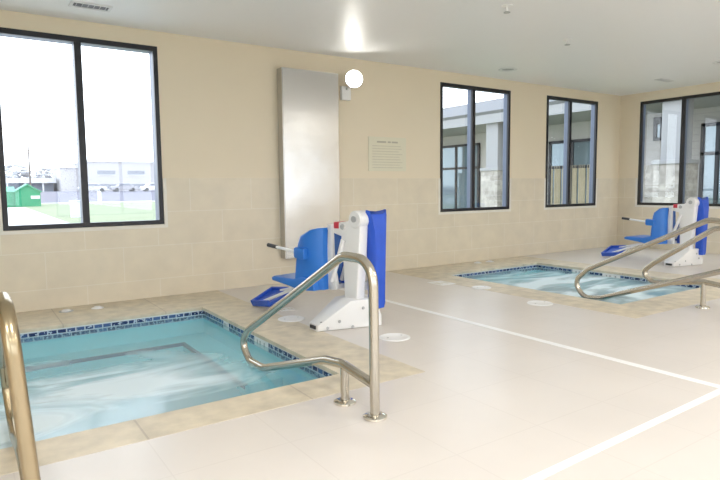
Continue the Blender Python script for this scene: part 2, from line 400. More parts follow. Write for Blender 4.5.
# ------------------------------------------------------------------ walls and ceiling
def wall_with_holes(bm, u0, u1, z0, z1, holes, mk):
    us = sorted({u0, u1, *[h[0] for h in holes], *[h[1] for h in holes]}); zs = sorted({z0, z1, *[z for h in holes for z in (h[2], h[3]) if z0 < z < z1]})
    for i in range(len(us) - 1):
        for j in range(len(zs) - 1):
            cu, cz = (us[i] + us[i + 1]) / 2, (zs[j] + zs[j + 1]) / 2
            if any(h[0] < cu < h[1] and h[2] < cz < h[3] for h in holes): continue
            mk(bm, us[i], us[i + 1], zs[j], zs[j + 1])
holes = [(a, b, WZ0, WZ1) for a, b in WIN]
bm = B(); wall_with_holes(bm, XL - .25, XR + .125, -.12, ZC + .1, holes, lambda bm, a, b, c, d: box(bm, (a, YB, c), (b, YB + .125, d)))
wb = tag(finish('wall_back', bm, M['paint']), kind='structure')
th = .012; g = .045
holes2 = [(a - g, b + g, WZ0 - g, ZT + 1) for a, b in WIN]
bm = B(); wall_with_holes(bm, XL, XR, 0, ZT, holes2, lambda bm, a, b, c, d: box(bm, (a, YB - th, c), (b, YB, d)))
finish('tile_wainscot', bm, M['walltile_x'], wb)
bm = B()
for a, b in WIN:
    for x0, x1 in ((a - g, a - .004), (b + .004, b + g)): box(bm, (x0, YB - .016, WZ0 - g), (x1, YB, ZT), .002)
    box(bm, (a - .004, YB - .016, WZ0 - g), (b + .004, YB, WZ0 - .004), .002)
finish('tile_edge_trim', bm, M['tiletrim'], wb)

bm = B(); wall_with_holes(bm, YF - .25, YB, -.12, ZC + .1, [(WB[0], WB[1], WZ0, WZ1)], lambda bm, a, b, c, d: box(bm, (XR, a, c), (XR + .125, b, d)))
wr = tag(finish('wall_right', bm, M['paint']), kind='structure')
bm = B(); wall_with_holes(bm, YF, YB - th, 0, ZT, [(WB[0] - g, WB[1] + g, WZ0 - g, ZT + 1)], lambda bm, a, b, c, d: box(bm, (XR - th, a, c), (XR, b, d)))
finish('tile_wainscot', bm, M['walltile_y'], wr)
bm = B()
for y0, y1 in ((WB[0] - g, WB[0] - .004), (WB[1] + .004, WB[1] + g)): box(bm, (XR - .016, y0, WZ0 - g), (XR, y1, ZT), .002)
box(bm, (XR - .016, WB[0] - .004, WZ0 - g), (XR, WB[1] + .004, WZ0 - .004), .002)
finish('tile_edge_trim', bm, M['tiletrim'], wr)

FILL_LWIN = (-3.6, 1.0); FILL_FWIN = [(-2.4, 1.4), (2.3, 6.1), (7.0, 10.8)]; FZ = (.55, 3.0)  # unseen left and front windows, added to let in fill skylight
bm = B(); wall_with_holes(bm, YF - .25, YB, -.12, ZC + .1, [(*FILL_LWIN, *FZ)], lambda bm, a, b, c, d: box(bm, (XL - .25, a, c), (XL, b, d))); tag(finish('wall_left', bm, M['paint']), kind='structure')
bm = B(); wall_with_holes(bm, XL, XR, -.12, ZC + .1, [(a, b, *FZ) for a, b in FILL_FWIN], lambda bm, a, b, c, d: box(bm, (a, YF - .25, c), (b, YF, d))); tag(finish('wall_front', bm, M['paint']), kind='structure')
bm = B(); box(bm, (XL, YF, ZC), (XR, YB, ZC + .15)); tag(finish('ceiling', bm, M['ceil']), kind='structure')

# ------------------------------------------------------------------ windows
def window(name, origin, rz, w, h, dark, mull, D=.145):
    """Two-light window; local x runs along the wall, local y points outdoors, z up from the sill."""
    root = empty(name, origin, rz); tag(root, kind='structure')
    fw, fd = .052, .03
    bm = B()
    for a, b, c, d in ((0, fw, 0, h), (w - fw, w, 0, h), (fw, w - fw, 0, fw), (fw, w - fw, h - fw * 1.15, h), (mull - .037, mull + .037, fw, h - fw * 1.15)):
        box(bm, (a, -.012, c), (b, fd, d), .003)
    finish('window_frame', bm, dark, root)
    bm = B(); s = .012
    for a, b, c, d in ((s, .045, s, h - s), (w - .045, w - s, s, h - s), (.045, w - .045, s, .045), (.045, w - .045, h - .05, h - s), (mull - .03, mull + .03, .045, h - .05)):
        box(bm, (a, fd, c), (b, D, d), .002)
    finish('window_jamb', bm, M['alu'], root)
    for a, b in ((.045, mull - .03), (mull + .03, w - .045)):
        bm = B(); box(bm, (a, D - .045, .045), (b, D - .039, h - .05)); finish('window_pane', bm, M['glass'], root)
    return root
hW = WZ1 - WZ0
for i, (a, b) in enumerate(WIN):
    window('window_%d' % (i + 1), (a, YB, WZ0), 0, b - a, hW, M['frame'], [.835, .78, .74][i], D=[.20, .12, .12][i])
# right-wall window: local x runs along -Y (left to right as seen from inside), outdoors is +X
window('window_4', (XR, WB[1], WZ0), -PI / 2, WB[1] - WB[0], hW, M['frameB'], .895, D=.12)
for i, (a, b) in enumerate(FILL_FWIN): window('window_%d' % (5 + i), (b, YF, FZ[0]), PI, b - a, FZ[1] - FZ[0], M['frame'], (b - a) / 2)  # unseen front windows added to brighten the room
window('window_8', (XL, FILL_LWIN[0], FZ[0]), PI / 2, FILL_LWIN[1] - FILL_LWIN[0], FZ[1] - FZ[0], M['frame'], (FILL_LWIN[1] - FILL_LWIN[0]) / 2)  # unseen left window, also added for soft skylight

# ------------------------------------------------------------------ stainless panel, notice, lamp, ceiling fittings
root = empty('steel_cabinet', (4.22, YB - th - .002, .36)); tag(root, 'tall brushed stainless steel wall cabinet standing proud of the back wall', 'cabinet')
bm = B(); box(bm, (-.555, -.15, 0), (.355, 0, 2.625), .006)
finish('casing', bm, M['brushed'], root)
bm = B(); box(bm, (-.545, -.1555, .02), (.345, -.1505, 2.605), .002)
finish('door_panel', bm, M['brushed'], root)

root = empty('notice_board', (5.575, YB, 1.865)); tag(root, 'cream rules notice with a heading and fine lines on the back wall', 'sign')
bm = B(); box(bm, (-.37, -.012, -.265), (.37, 0, .265), .003); finish('board', bm, M['paper'], root)
bm = B()
for a, b in ((-.21, -.03), (.0, .06), (.08, .2)): box(bm, (a, -.0135, .175), (b, -.0115, .2))
finish('heading', bm, simple('notice heading', (.52, .48, .38), .6), root)
bm = B()
for k in range(9):
    z = .125 - k * .042
    box(bm, (-.3, -.0132, z - .006), (.30 - .12 * random.random(), -.0115, z + .006))
finish('text_lines', bm, M['ink'], root)

root = empty('wall_lamp', (4.80, YB, 2.78)); tag(root, 'blazing bright white wall lamp beside the steel cabinet', 'lamp')
bm = B(); box(bm, (-.10, -.06, -.14), (.06, 0, .06), .015); finish('housing', bm, M['whiteplastic'], root)
bm = B(); tube(bm, fillet([(-.02, -.05, .02), (-.02, -.12, .02), (-.02, -.14, .10)], .05), .016); finish('arm', bm, M['whiteplastic'], root)
aim = T(-.005, -.23, .135) @ RZ(-.40) @ RX(PI / 2 - .02)        # local +z of the head points into the room
bm = B(); lathe(bm, [(0, -.13), (.05, -.13), (.075, -.10), (.125, -.02), (.13, .0), (.132, .045), (.124, .045), (.119, 0), (.07, -.09), (0, -.10)], 32, aim)
head = finish('lamp_head', bm, M['whiteplastic'], root, smooth=True)
bm = B(); lathe(bm, [(0, .004), (.06, .003), (.118, -.004), (.118, -.008), (0, -.008)], 32, aim)
finish('lamp_lens', bm, emit('lamp glow', (1, .97, .90), 30), head, smooth=True)

def vent(x, y, w, d, label, rz=0):
    root = empty('ceiling_vent', (x, y, ZC), rz); tag(root, label, 'vent')
    bm = B(); f = .03
    for a, b, c, e in ((-w, w, -d, -d + f), (-w, w, d - f, d), (-w, -w + f, -d + f, d - f), (w - f, w, -d + f, d - f)): box(bm, (a, c, -.012), (b, e, 0), .002)
    finish('vent_frame', bm, M['vent'], root)
    bm = B(); box(bm, (-w + f, -d + f, -.003), (w - f, d - f, 0)); finish('backing', bm, M['ventdark'], root)
    n = max(5, int((2 * w - 2 * f) / .05))
    for k in range(n):
        x0 = -w + f + (2 * w - 2 * f) * (k + .5) / n
        bm = B(); box(bm, (-.002, -d + f, -.007), (.002, d - f, .007), mat=T(x0, 0, -.010) @ RY(.5)); finish('slat', bm, M['vent'], root)
    return root
vent(1.22, 6.76, .20, .10, 'white slotted ceiling vent above the big left window')
vent(10.85, 5.87, .22, .07, 'narrow ceiling vent nearest the corner of the right wall')

def downlight(x, y, label, on=0.0, power=0, col=(1, .965, .92)):
    root = empty('ceiling_light', (x, y, ZC)); tag(root, label, 'ceiling light')
    bm = B(); lathe(bm, [(.10, 0), (.155, 0), (.155, -.008), (.148, -.014), (.112, -.014), (.10, -.004), (.10, 0)], 36); finish('trim_ring', bm, M['vent'], root, smooth=True)
    bm = B(); lathe(bm, [(0, -.003), (.10, -.003), (.10, -.001), (0, -.001)], 36)
    finish('lens', bm, emit('fill light lens', col, on) if on else M['greyplastic'], root)
    if power:  # area light, used only by the added unseen fill lights
        l = bpy.data.lights.new('fill_light_beam', 'AREA'); l.shape = 'DISK'; l.size = .5; l.energy = power; l.color = col; l.spread = math.radians(175)
        lo = bpy.data.objects.new('fill_light_beam', l); COL.objects.link(lo); lo.parent = root; lo.location = (0, 0, -.03)
    return root
downlight(7.56, 6.71, 'round recessed ceiling light in front of the middle window')
downlight(10.05, 4.50, 'round recessed ceiling light nearest the right edge')
def sprinkler(x, y, label, pipe):
    root = empty('ceiling_sprinkler', (x, y, ZC)); tag(root, label, 'sprinkler')
    bm = B(); lathe(bm, [(0, 0), (.06, 0), (.06, -.008), (.03, -.018), (0, -.018)], 24); finish('escutcheon', bm, M['whiteplastic'], root, smooth=True)
    bm = B(); lathe(bm, [(0, -.016), (.013, -.016), (.011, -.05), (.018, -.055), (.018, -.06), (0, -.06)], 16); finish('body', bm, M['whiteplastic'], root, smooth=True)
    bm = B(); lathe(bm, [(0, -.073), (.036, -.073), (.036, -.069), (0, -.069)], 20)
    for s in (-1, 1): tube(bm, [(s * .014, 0, -.055), (s * .018, 0, -.064), (s * .012, 0, -.07)], .003, 6)
    finish('deflector', bm, M['greyplastic'], root)
    return root
sprinkler(4.93, 4.40, 'white fire sprinkler hanging from the ceiling at the top of the view', True)
sprinkler(6.72, 4.95, 'tiny white fire sprinkler on the ceiling left of the corner', False)

# ------------------------------------------------------------------ handrails
def flange(bm, x, y, z=0.0):
    lathe(bm, [(0, z), (.069, z), (.073, z + .004), (.071, z + .014), (.056, z + .022), (.036, z + .026), (.031, z + .026)], 32, T(x, y, 0))
def handrail(X, yz, rad, label, post=None, base=None, lean=0.0, turn=0.0, steel='steel', rt=.029):
    """A looped steel tube in a vertical plane; yz lists (y, z) from the base of the main post round the loop."""
    root = empty('pool_handrail', (X, base[0], 0), math.atan(turn)); tag(root, label, 'handrail', 'steel pool handrails')
    y0 = base[0]
    pts = [(lean * z, y - y0, z) for y, z in yz]
    bm = B(); tube(bm, fillet(pts, rad, 10), rt, 18); finish('tube', bm, M[steel], root, smooth=True)
    bm = B(); flange(bm, 0, 0); finish('base_flange', bm, M['chrome'], root, smooth=True)
    if post:
        py, pz = post
        bm = B(); tube(bm, [(0, py - y0, .004), (0, py - y0, pz)], .027, 18); finish('short_post', bm, M[steel], root, smooth=True)
        bm = B(); flange(bm, 0, py - y0); finish('post_flange', bm, M['chrome'], root, smooth=True)
    return root
prof1 = [(2.683, .004), (2.69, .93), (2.99, .93), (4.31, .215), (4.45, .085), (4.32, -.042), (4.08, -.046), (3.2, .226), (3.01, .246), (2.69, .198)]
rad1 = [0, .17, .17, .10, .10, .12, .3, .3, .2, 0]
handrail(1.92, prof1, rad1, 'bent steel handrail in the middle foreground over the near pool', post=(2.985, .225), base=(2.683,), turn=.05)
prof2 = [(2.20, .004), (2.20, .95), (2.50, .955), (4.0, .32), (4.15, .15), (4.02, -.04), (3.75, -.046), (2.85, .222), (2.6, .245), (2.21, .198)]
handrail(.158, prof2, rad1, 'steel handrail with painted-in warm reflections, cut off by the left edge of the view', post=(2.52, .225), base=(2.20,), lean=-.065, steel='bronzetone', rt=.0265)
prof3 = [(2.60, .004), (2.61, .96), (2.86, .985), (4.22, .33), (4.42, .15), (4.27, -.03), (4.05, .0), (2.62, .51)]
handrail(6.23, prof3, [0, .16, .16, .14, .12, .16, .16, 0], 'longest looped steel handrail at the near corner of the far pool', base=(2.60,))
prof4 = [(2.74, .004), (2.745, .90), (2.97, .87), (3.62, .435), (3.76, .31), (3.62, .205), (3.48, .218), (3.06, .288), (2.75, .255)]
handrail(6.60, prof4, [0, .13, .16, .10, .09, .10, .2, .15, 0], 'shorter steel handrail behind the longest one at the far pool', post=(3.055, .275), base=(2.74,))

# ------------------------------------------------------------------ pool lifts
def lift(loc, az, label, wing=.21):
    """Wheelchair pool lift: base points to the pool (-X), chair parked towards +Y turned by az."""
    root = empty('pool_lift', loc); tag(root, label, 'pool lift', 'pool access lifts')
    # anchored base with its tapered nose
    bm = B()
    prof = [(-.44, .0), (-.44, .062), (-.40, .085), (-.13, .275), (.13, .275), (.20, .10), (.20, 0)]
    prism(bm, prof, 'y', -.17, .17, .012)
    for v in bm.verts:                                   # taper to the nose
        t = max(0, min(1, (-v.co.x - .02) / .42)); s = 1 - .52 * t
        v.co.y = v.co.y * s + .055 * t
    finish('base', bm, M['white'], root, smooth=True)
    bm = B(); box(bm, (-.452, .005, .018), (-.438, .105, .05), .004); box(bm, (-.41, -.035, .0865), (-.27, -.015, .0895), mat=None)
    finish('nose_slot', bm, M['blackplastic'], root)
    bm = B()
    bm.free()
    for x, y, z in ((-.36, -.075, .035), (-.13, -.152, .03), (.06, -.172, .12), (-.02, -.17, .2), (-.25, -.11, .09)):
        bm = B(); lathe(bm, [(0, .008), (.012, .008), (.016, 0), (0, 0)], 12, T(x, y, z) @ RX(PI / 2))
        finish('bolt', bm, M['greyplastic'], root, smooth=True)
    # mast
    bm = B(); prism(bm, [(-.075, .20), (.09, .20), (.10, .55), (.13, .82), (.13, .95), (.03, 1.03), (-.14, 1.03), (-.11, .60)], 'x', -.058, .058, .02, seg=3)
    bmesh.ops.transform(bm, matrix=RZ(az), verts=bm.verts[:])
    mast = finish('mast', bm, M['white'], root, smooth=True)
    bm = B(); lathe(bm, [(0, -.075), (.075, -.075), (.086, -.062), (.086, .062), (.075, .075), (0, .075)], 32, RZ(az) @ T(0, -.075, 1.04) @ RY(PI / 2))
    finish('pivot_cap', bm, M['white'], mast, smooth=True)
    bm = B(); lathe(bm, [(0, -.09), (.03, -.09), (.03, -.08), (0, -.08)], 20, RZ(az) @ T(0, -.075, 1.045) @ RY(PI / 2)); finish('pivot_bolt', bm, M['greyplastic'], mast, smooth=True)
    A = RZ(az)
    def part(name, bm, mat, parent=root, smooth=True):
        bmesh.ops.transform(bm, matrix=A, verts=bm.verts[:]); return finish(name, bm, mat, parent, smooth=smooth)
    # boom head and hanger plates
    bm = B(); prism(bm, [(.04, .93), (.04, 1.02), (.13, 1.01), (.26, .985), (.28, .955), (.24, .90), (.12, .87), (.04, .88)], 'x', -.06, .06, .012)
    boom = part('boom', bm, M['white'])
    bm = B(); box(bm, (-.065, .15, .945), (.065, .22, 1.01), .01); part('stop_button', bm, M['red'], boom)
    bm = B(); lathe(bm, [(0, -.075), (.022, -.075), (.028, -.065), (.028, -.055), (0, -.055)], 16, T(0, .10, .965) @ RY(PI / 2)); part('knob', bm, M['greyplastic'], boom)
    for sx in (-.07,):
        bm = B(); prism(bm, [(.23, .975), (.275, .975), (.30, .62), (.31, .36), (.24, .33), (.17, .345), (.17, .42), (.215, .62)], 'x', sx - .02, sx + .02, .006)
        part('hanger_plate', bm, M['white'])
    bm = B(); box(bm, (-.09, .22, .93), (.09, .285, .985), .008); part('cross_bar', bm, M['white'])
    bm = B(); box(bm, (-.09, .20, .335), (.09, .30, .385), .008); part('cross_bar', bm, M['white'])
    for q in ([(-.075, .08, .84), (-.085, .15, .62), (-.09, .23, .42)], [(.05, .08, .84), (.05, .15, .62), (.05, .23, .42)]):
        bm = B(); tube(bm, q, .024, 12); part('strut', bm, M['white'])
    bm = B(); prism(bm, [(.11, .34), (.26, .34), (.26, .47), (.20, .72), (.15, .80), (.11, .80)], 'x', .06, .10, .01); part('splash_guard', bm, M['bluedark'])
    # chair: backrest shell with wrapped sides, seat pan
    W = .262
    bm = B()
    nx, nz = 14, 14; grid = []; grid2 = []
    for i in range(nx + 1):
        u = -1 + 2 * i / nx; r1 = []; r2 = []
        for j in range(nz + 1):
            v = j / nz; z = .335 + .615 * v
            w = W * (1 - .10 * v ** 4)
            edge = max(0, abs(u) - .55) / .45
            y = .28 + wing * edge ** 2 * (1 + .45 * (1 - v)) + .012 * v - .04 * (1 - v) * 0
            if v > .72: z -= .085 * edge ** 4 * (v - .72) / .28
            r1.append(bm.verts.new((u * w, y, z))); r2.append(bm.verts.new((u * w * .965, y + .03, z)))
        grid.append(r1); grid2.append(r2)
    for i in range(nx):
        for j in range(nz):
            bm.faces.new([grid[i][j], grid[i + 1][j], grid[i + 1][j + 1], grid[i][j + 1]]); bm.faces.new([grid2[i][j], grid2[i][j + 1], grid2[i + 1][j + 1], grid2[i + 1][j]])
    for i in range(nx):
        bm.faces.new([grid[i][0], grid2[i][0], grid2[i + 1][0], grid[i + 1][0]]); bm.faces.new([grid[i][nz], grid[i + 1][nz], grid2[i + 1][nz], grid2[i][nz]])
    for j in range(nz):
        bm.faces.new([grid[0][j], grid[0][j + 1], grid2[0][j + 1], grid2[0][j]]); bm.faces.new([grid[nx][j], grid2[nx][j], grid2[nx][j + 1], grid[nx][j + 1]])
    bmesh.ops.recalc_face_normals(bm, faces=bm.faces[:])
    back = part('backrest', bm, M['blue'])
    bm = B(); prism(bm, [(.31, .335), (.33, .43), (.50, .455), (.62, .425), (.94, .425), (.98, .405), (.97, .375), (.70, .345), (.52, .315)], 'x', -W, W, .014, seg=3)
    seat = part('seat', bm, M['blue'])
    for s in (-1, 1):
        bm = B(); lathe(bm, [(0, .008), (.012, .008), (.015, 0), (0, 0)], 10, T(s * W, .43, .37) @ RY(s * PI / 2)); part('seat_bolt', bm, M['whiteplastic'], seat)
    for s in (-1,):
        bm = B(); prism(bm, [(.42, .64), (.42, .745), (.55, .755), (.57, .74), (.57, .66), (.55, .645)], 'x', s * W - .03, s * W + .03, .01)
        arm = part('arm_bracket', bm, M['blue'])
        bm = B(); tube(bm, [(s * W, .55, .705), (s * W, .88, .735)], .016, 12); part('armrest', bm, M['whiteplastic'], arm)
        bm = B(); tube(bm, [(s * W, .875, .735), (s * W, 1.02, .748)], .021, 12); part('grip', bm, M['blackplastic'], arm)
    for s in (-1, 1):
        bm = B(); tube(bm, [(s * .13, .50, .36), (s * .13, .62, .345), (s * .13, 1.32, .125 + .045 * s)], .017, 12); leg = part('leg_tube', bm, M['white'])
    # foot plate, a shallow tray tipped up at the back
    m = T(0, 1.34, .11) @ RX(-.10) @ RY(-.36)
    bm = B(); box(bm, (-.17, -.16, -.03), (.17, .16, .012), .012, mat=m)
    for x0, x1, y0, y1 in ((-.17, .17, .13, .16), (-.17, -.145, -.16, .14), (.145, .17, -.16, .14)): box(bm, (x0, y0, .0), (x1, y1, .045), .006, mat=m)
    part('footrest', bm, M['bluedark'])
    # battery pack under its cloth cover, corners standing up like ears
    bm = B(); rings = []
    zs = [(.17, .66, .80), (.22, .78, .95), (.45, .92, 1.0), (.75, 1.0, 1.02), (.95, 1.2, .98), (1.04, 1.42, .8), (1.085, 1.55, .35)]
    for z, sx, sy in zs:
        ring = []
        for k in range(28):
            t = 2 * PI * k / 28; c, s_ = math.cos(t), math.sin(t)
            e = .42
            px = math.copysign(abs(c) ** e, c) * .085 * sx; py = math.copysign(abs(s_) ** e, s_) * .065 * sy
            lift_ = .045 * (abs(px) / (.085 * sx)) ** 4 if z > 1.0 else 0
            ring.append(bm.verts.new((.15 + px + .005 * math.sin(9 * t + 7 * z), -.15 + py + .006 * math.sin(5 * t + 11 * z), z + lift_)))
        rings.append(ring)
    for a, b in zip(rings, rings[1:]):
        for k in range(28): bm.faces.new([a[k], a[(k + 1) % 28], b[(k + 1) % 28], b[k]])
    bm.faces.new(list(reversed(rings[0]))); bm.faces.new(rings[-1])
    cover = part('battery_cover', bm, M['bluecloth'])
    for z in (.35, .85):
        bm = B(); box(bm, (.04, -.10, z), (.12, -.04, z + .08), .006); part('battery_bracket', bm, M['greyplastic'])
    return root
lift((3.105, 4.66, .003), math.radians(12), 'blue and white pool lift with its chair parked beside the near pool')
lift((9.95, 4.90, .003), math.radians(-2), 'blue and white pool lift standing beyond the far pool', wing=.13)

# ------------------------------------------------------------------ lids and markers on the deck
def disc(x, y, r, name, label, cat, group, z=.002):
    root = empty(name, (x, y, z)); tag(root, label, cat, group)
    bm = B(); lathe(bm, [(0, 0), (r, 0), (r, .004), (r - .012, .009), (r - .016, .007), (0, .010)], 40); finish('plate', bm, M['whiteplastic'], root, smooth=True)
    for s in (-1, 1):
        bm = B(); lathe(bm, [(0, .0108), (r * .07, .0108), (r * .07, .0098), (0, .0098)], 12, T(s * r * .55, 0, 0)); finish('finger_hole', bm, M['greyplastic'], root)
    return root
disc(2.72, 5.27, .14, 'skimmer_lid', 'round white lid in the stone edge below the near lift chair', 'lid', 'round white deck lids')
disc(3.13, 4.06, .14, 'skimmer_lid', 'round white lid just right of the tall rail post', 'lid', 'round white deck lids', .0)
disc(5.62, 5.40, .13, 'skimmer_lid', 'small round white lid at the far pool, left of the other', 'lid', 'round white deck lids')
disc(5.40, 4.27, .145, 'skimmer_lid', 'round white lid in front of the far pool', 'lid', 'round white deck lids', .0)
def cap(x, y, r, label):
    root = empty('jet_button', (x, y, .002)); tag(root, label, 'jet button', 'small caps on the back ledge')
    bm = B(); lathe(bm, [(0, 0), (r, 0), (r, .01), (r * .7, .022), (0, .026)], 24); finish('button', bm, M['whiteplastic'], root, smooth=True)
    bm = B(); lathe(bm, [(r, 0), (r * 1.5, 0), (r * 1.45, .006), (r, .008)], 24); finish('ring', bm, M['greyplastic'] if x < 1 else M['whiteplastic'], root, smooth=True)
cap(.87, 7.12, .05, 'white jet button in a grey ring on the ledge, under the left window')
cap(1.19, 7.10, .045, 'small white jet button on the ledge, right of the grey ringed one')
cap(7.40, 7.2, .045, 'small white jet button on the far pool ledge, left one of two')
cap(7.68, 7.18, .05, 'small white jet button on the far pool ledge, right one of two')
def marker(x, y, w, d, label, z=.0):
    root = empty('depth_marker', (x, y, z)); tag(root, label, 'floor marker')
    bm = B(); box(bm, (-w, -d, 0), (w, d, .004), .001); finish('tile', bm, M['whiteplastic'], root)
    for k in (0, 1, 3, 4):
        x0 = -w * .7 + 1.4 * w * k / 4; bm = B(); box(bm, (x0 - w * .07, -d * .5, .0038), (x0 + w * .07, d * .4, .0048)); finish('glyph', bm, M['ink'], root)
marker(5.46, 6.00, .13, .16, 'white marker tile on the deck at the left corner of the far pool')
marker(2.90, 5.74, .09, .07, 'small white marker tile under the near lift footrest')

# ------------------------------------------------------------------ outdoors
def gz(y): return -.3 + .4 * (y - 8) / 52
bm = B()
def strip(bm, x0, x1, y0, y1, z0, z1, nx=1):
    vs = [bm.verts.new(p) for p in ((x0, y0, z0), (x1, y0, z0), (x1, y1, z1), (x0, y1, z1))]; f = bm.faces.new(vs)
    lo = [bm.verts.new((v.co.x, v.co.y, v.co.z - .3)) for v in vs]
    for i in range(4): bm.faces.new([vs[i], vs[(i + 1) % 4], lo[(i + 1) % 4], lo[i]])
strip(bm, -40, 60, YB + .26, 60, gz(YB), gz(60)); strip(bm, XR + .26, 60, -20, YB + .26, -.31, gz(YB)); strip(bm, -40, XR + .26, -60, YF - .26, -.31, -.31); strip(bm, -40, XL - .26, YF - .26, YB + .26, -.31, gz(YB))
tag(finish('lawn', bm, M['grass']), 'pale green lawn outside the left window', 'lawn', kind='structure')
bm = B(); strip(bm, -12, 3.85, YB + .5, 52.0, gz(YB) + .02, gz(52) + .02); tag(finish('footpath', bm, M['concrete']), kind='structure')
bm = B(); strip(bm, -80, 120, 60, 61.2, gz(60) + .08, gz(61) + .08); tag(finish('kerb_strip', bm, M['concrete']), kind='structure')
bm = B(); strip(bm, -120, 160, 61.2, 110, .12, 1.12); strip(bm, -200, 260, 110, 360, 1.12, 1.16); tag(finish('road', bm, M['asphalt']), kind='structure')

# green shed
yS = 54.0; zS = gz(yS)
root = empty('garden_shed', (4.35, yS, zS)); tag(root, 'green gabled shed on the lawn outside the left window', 'shed')
bm = B(); prism(bm, [(-.95, -.1), (.85, -.1), (.85, 1.18), (-.05, 1.72), (-.95, 1.18)], 'y', 0, 2.6); finish('walls', bm, M['green'], root)
bm = B(); prism(bm, [(-1.05, 1.13), (-.05, 1.74), (.95, 1.13), (.95, 1.21), (-.05, 1.84), (-1.05, 1.21)], 'y', -.12, 2.7); finish('roof', bm, M['greenroof'], root)
bm = B(); box(bm, (-2.2, .3, -.1), (-.95, 2.4, 1.22)); w = finish('side_wing', bm, M['green'], root)
bm = B(); prism(bm, [(.2, 1.22), (2.5, 1.22), (2.5, 1.62), (1.4, 1.62)], 'x', -2.3, -.9); finish('side_roof', bm, M['greenroof'], w)
bm = B(); box(bm, (.15, -.03, .62), (.80, 0, .88), .01); finish('sign_board', bm, M['extwhite'], root)

root = empty('utility_box', (4.88, 34, gz(34))); tag(root, 'pale utility box on the lawn beside the window mullion', 'utility box')
bm = B(); box(bm, (-.24, -.2, -.05), (.24, .2, .86), .02); finish('cabinet', bm, M['extwhite'], root)
bm = B(); box(bm, (-.27, -.23, .86), (.27, .23, .91), .01); finish('lid', bm, M['extwhite'], root)
root = empty('marker_post', (10.2, 57, gz(57))); tag(root, 'short white post at the far edge of the lawn', 'post')
bm = B(); box(bm, (-.14, -.14, -.05), (.14, .14, 1.1), .02); finish('shaft', bm, M['extwhite'], root)
bm = B(); prism(bm, [(-.17, 1.1), (.17, 1.1), (0, 1.22)], 'y', -.17, .17); finish('cap', bm, M['extwhite'], root)
root = empty('utility_pole', (9.05, 108, 1.08)); tag(root, 'thin tall pole rising above the far buildings', 'pole')
bm = B(); tube(bm, [(0, 0, -.1), (0, 0, 7.4)], [.15, .09], 10); finish('shaft', bm, M['bark'], root)
bm = B(); box(bm, (-.7, -.05, 6.6), (.7, .05, 6.72)); finish('crossarm', bm, M['bark'], root)

def car(x, y, colr, label, rz=0.0):
    root = empty('parked_car', (x, y, 1.0 + .12 * (y - 104) / 6), rz); tag(root, label, 'car', 'cars parked before the far buildings')
    bm = B(); prism(bm, [(-2.1, .3), (-2.15, .75), (-1.9, .9), (-1.2, .95), (-.7, 1.42), (.7, 1.45), (1.35, .98), (2.05, .85), (2.15, .6), (2.1, .3)], 'y', -.85, .85, .08); finish('body', bm, colr, root)
    bm = B(); prism(bm, [(-1.05, .96), (-.65, 1.34), (.62, 1.36), (1.1, .98)], 'y', -.87, .87); finish('windows', bm, M['bldgglass'], root)
    for sx in (-1.3, 1.3):
        for s in (-1, 1):
            bm = B(); lathe(bm, [(0, -.1), (.3, -.1), (.33, -.06), (.33, .06), (.3, .1), (0, .1)], 16, T(sx, s * .78, .33) @ RX(PI / 2)); finish('wheel', bm, M['blackplastic'], root)
cw = simple('white car paint', (.8, .8, .82), .3); cd = simple('dark car paint', (.33, .32, .35), .3); cr = simple('grey car paint', (.5, .5, .53), .3)
for i, (x, c, l) in enumerate([(17.6, cr, 'grey car just right of the window mullion'), (22.6, cd, 'dark car between the grey car and the white one'),
        (27.4, cw, 'white car in front of the gap between the two window pairs'), (32.4, cd, 'dark car under the right pair of far windows')]):
    car(x, 104 + .4 * (i % 2), c, l, .0 if i % 2 else PI)

root = empty('far_building', (24, 116, 1.15)); tag(root, 'long pale flat-roofed building across the road', 'building')
bm = B(); box(bm, (-5.5, 0, -.3), (11, 14, 5.3)); box(bm, (-9.2, 2, -.3), (-5.5, 14, 4.2)); finish('walls', bm, M['bldg'], root)
bm = B(); box(bm, (-5.7, -.2, 5.3), (11.2, 14.2, 5.6)); box(bm, (-9.3, 1.8, 4.2), (-5.7, 14.2, 4.5)); finish('parapet', bm, M['extwhite'], root)
for x0 in (-3.4, 1.9, 7.2):
    for z0, z1 in ((3.0, 3.75), (.35, 1.25)):
        bm = B(); box(bm, (x0, -.06, z0), (x0 + 3.1, .02, z1)); wdw = finish('window', bm, M['bldgglass'], root)
        bm = B(); box(bm, (x0 - .1, -.1, z0 - .12), (x0 + 3.2, 0, z0)); finish('sill', bm, M['extwhite'], wdw)
root = empty('bay_building', (6, 122, 1.15)); tag(root, 'low building with a pale canopy roof and shaded blue bays', 'building')
bm = B(); box(bm, (-8, .8, -.3), (8, 10, 1.6)); finish('walls', bm, M['bldgblue'], root)
bm = B(); box(bm, (-8.3, -1.5, 1.55), (8.3, 10.2, 2.45)); finish('canopy_roof', bm, M['extwhite'], root)
for k in range(6):
    bm = B(); box(bm, (-8 + 2.8 * k, -1.4, -.3), (-7.75 + 2.8 * k, -1.15, 1.56)); finish('post', bm, M['extwhite'], root)

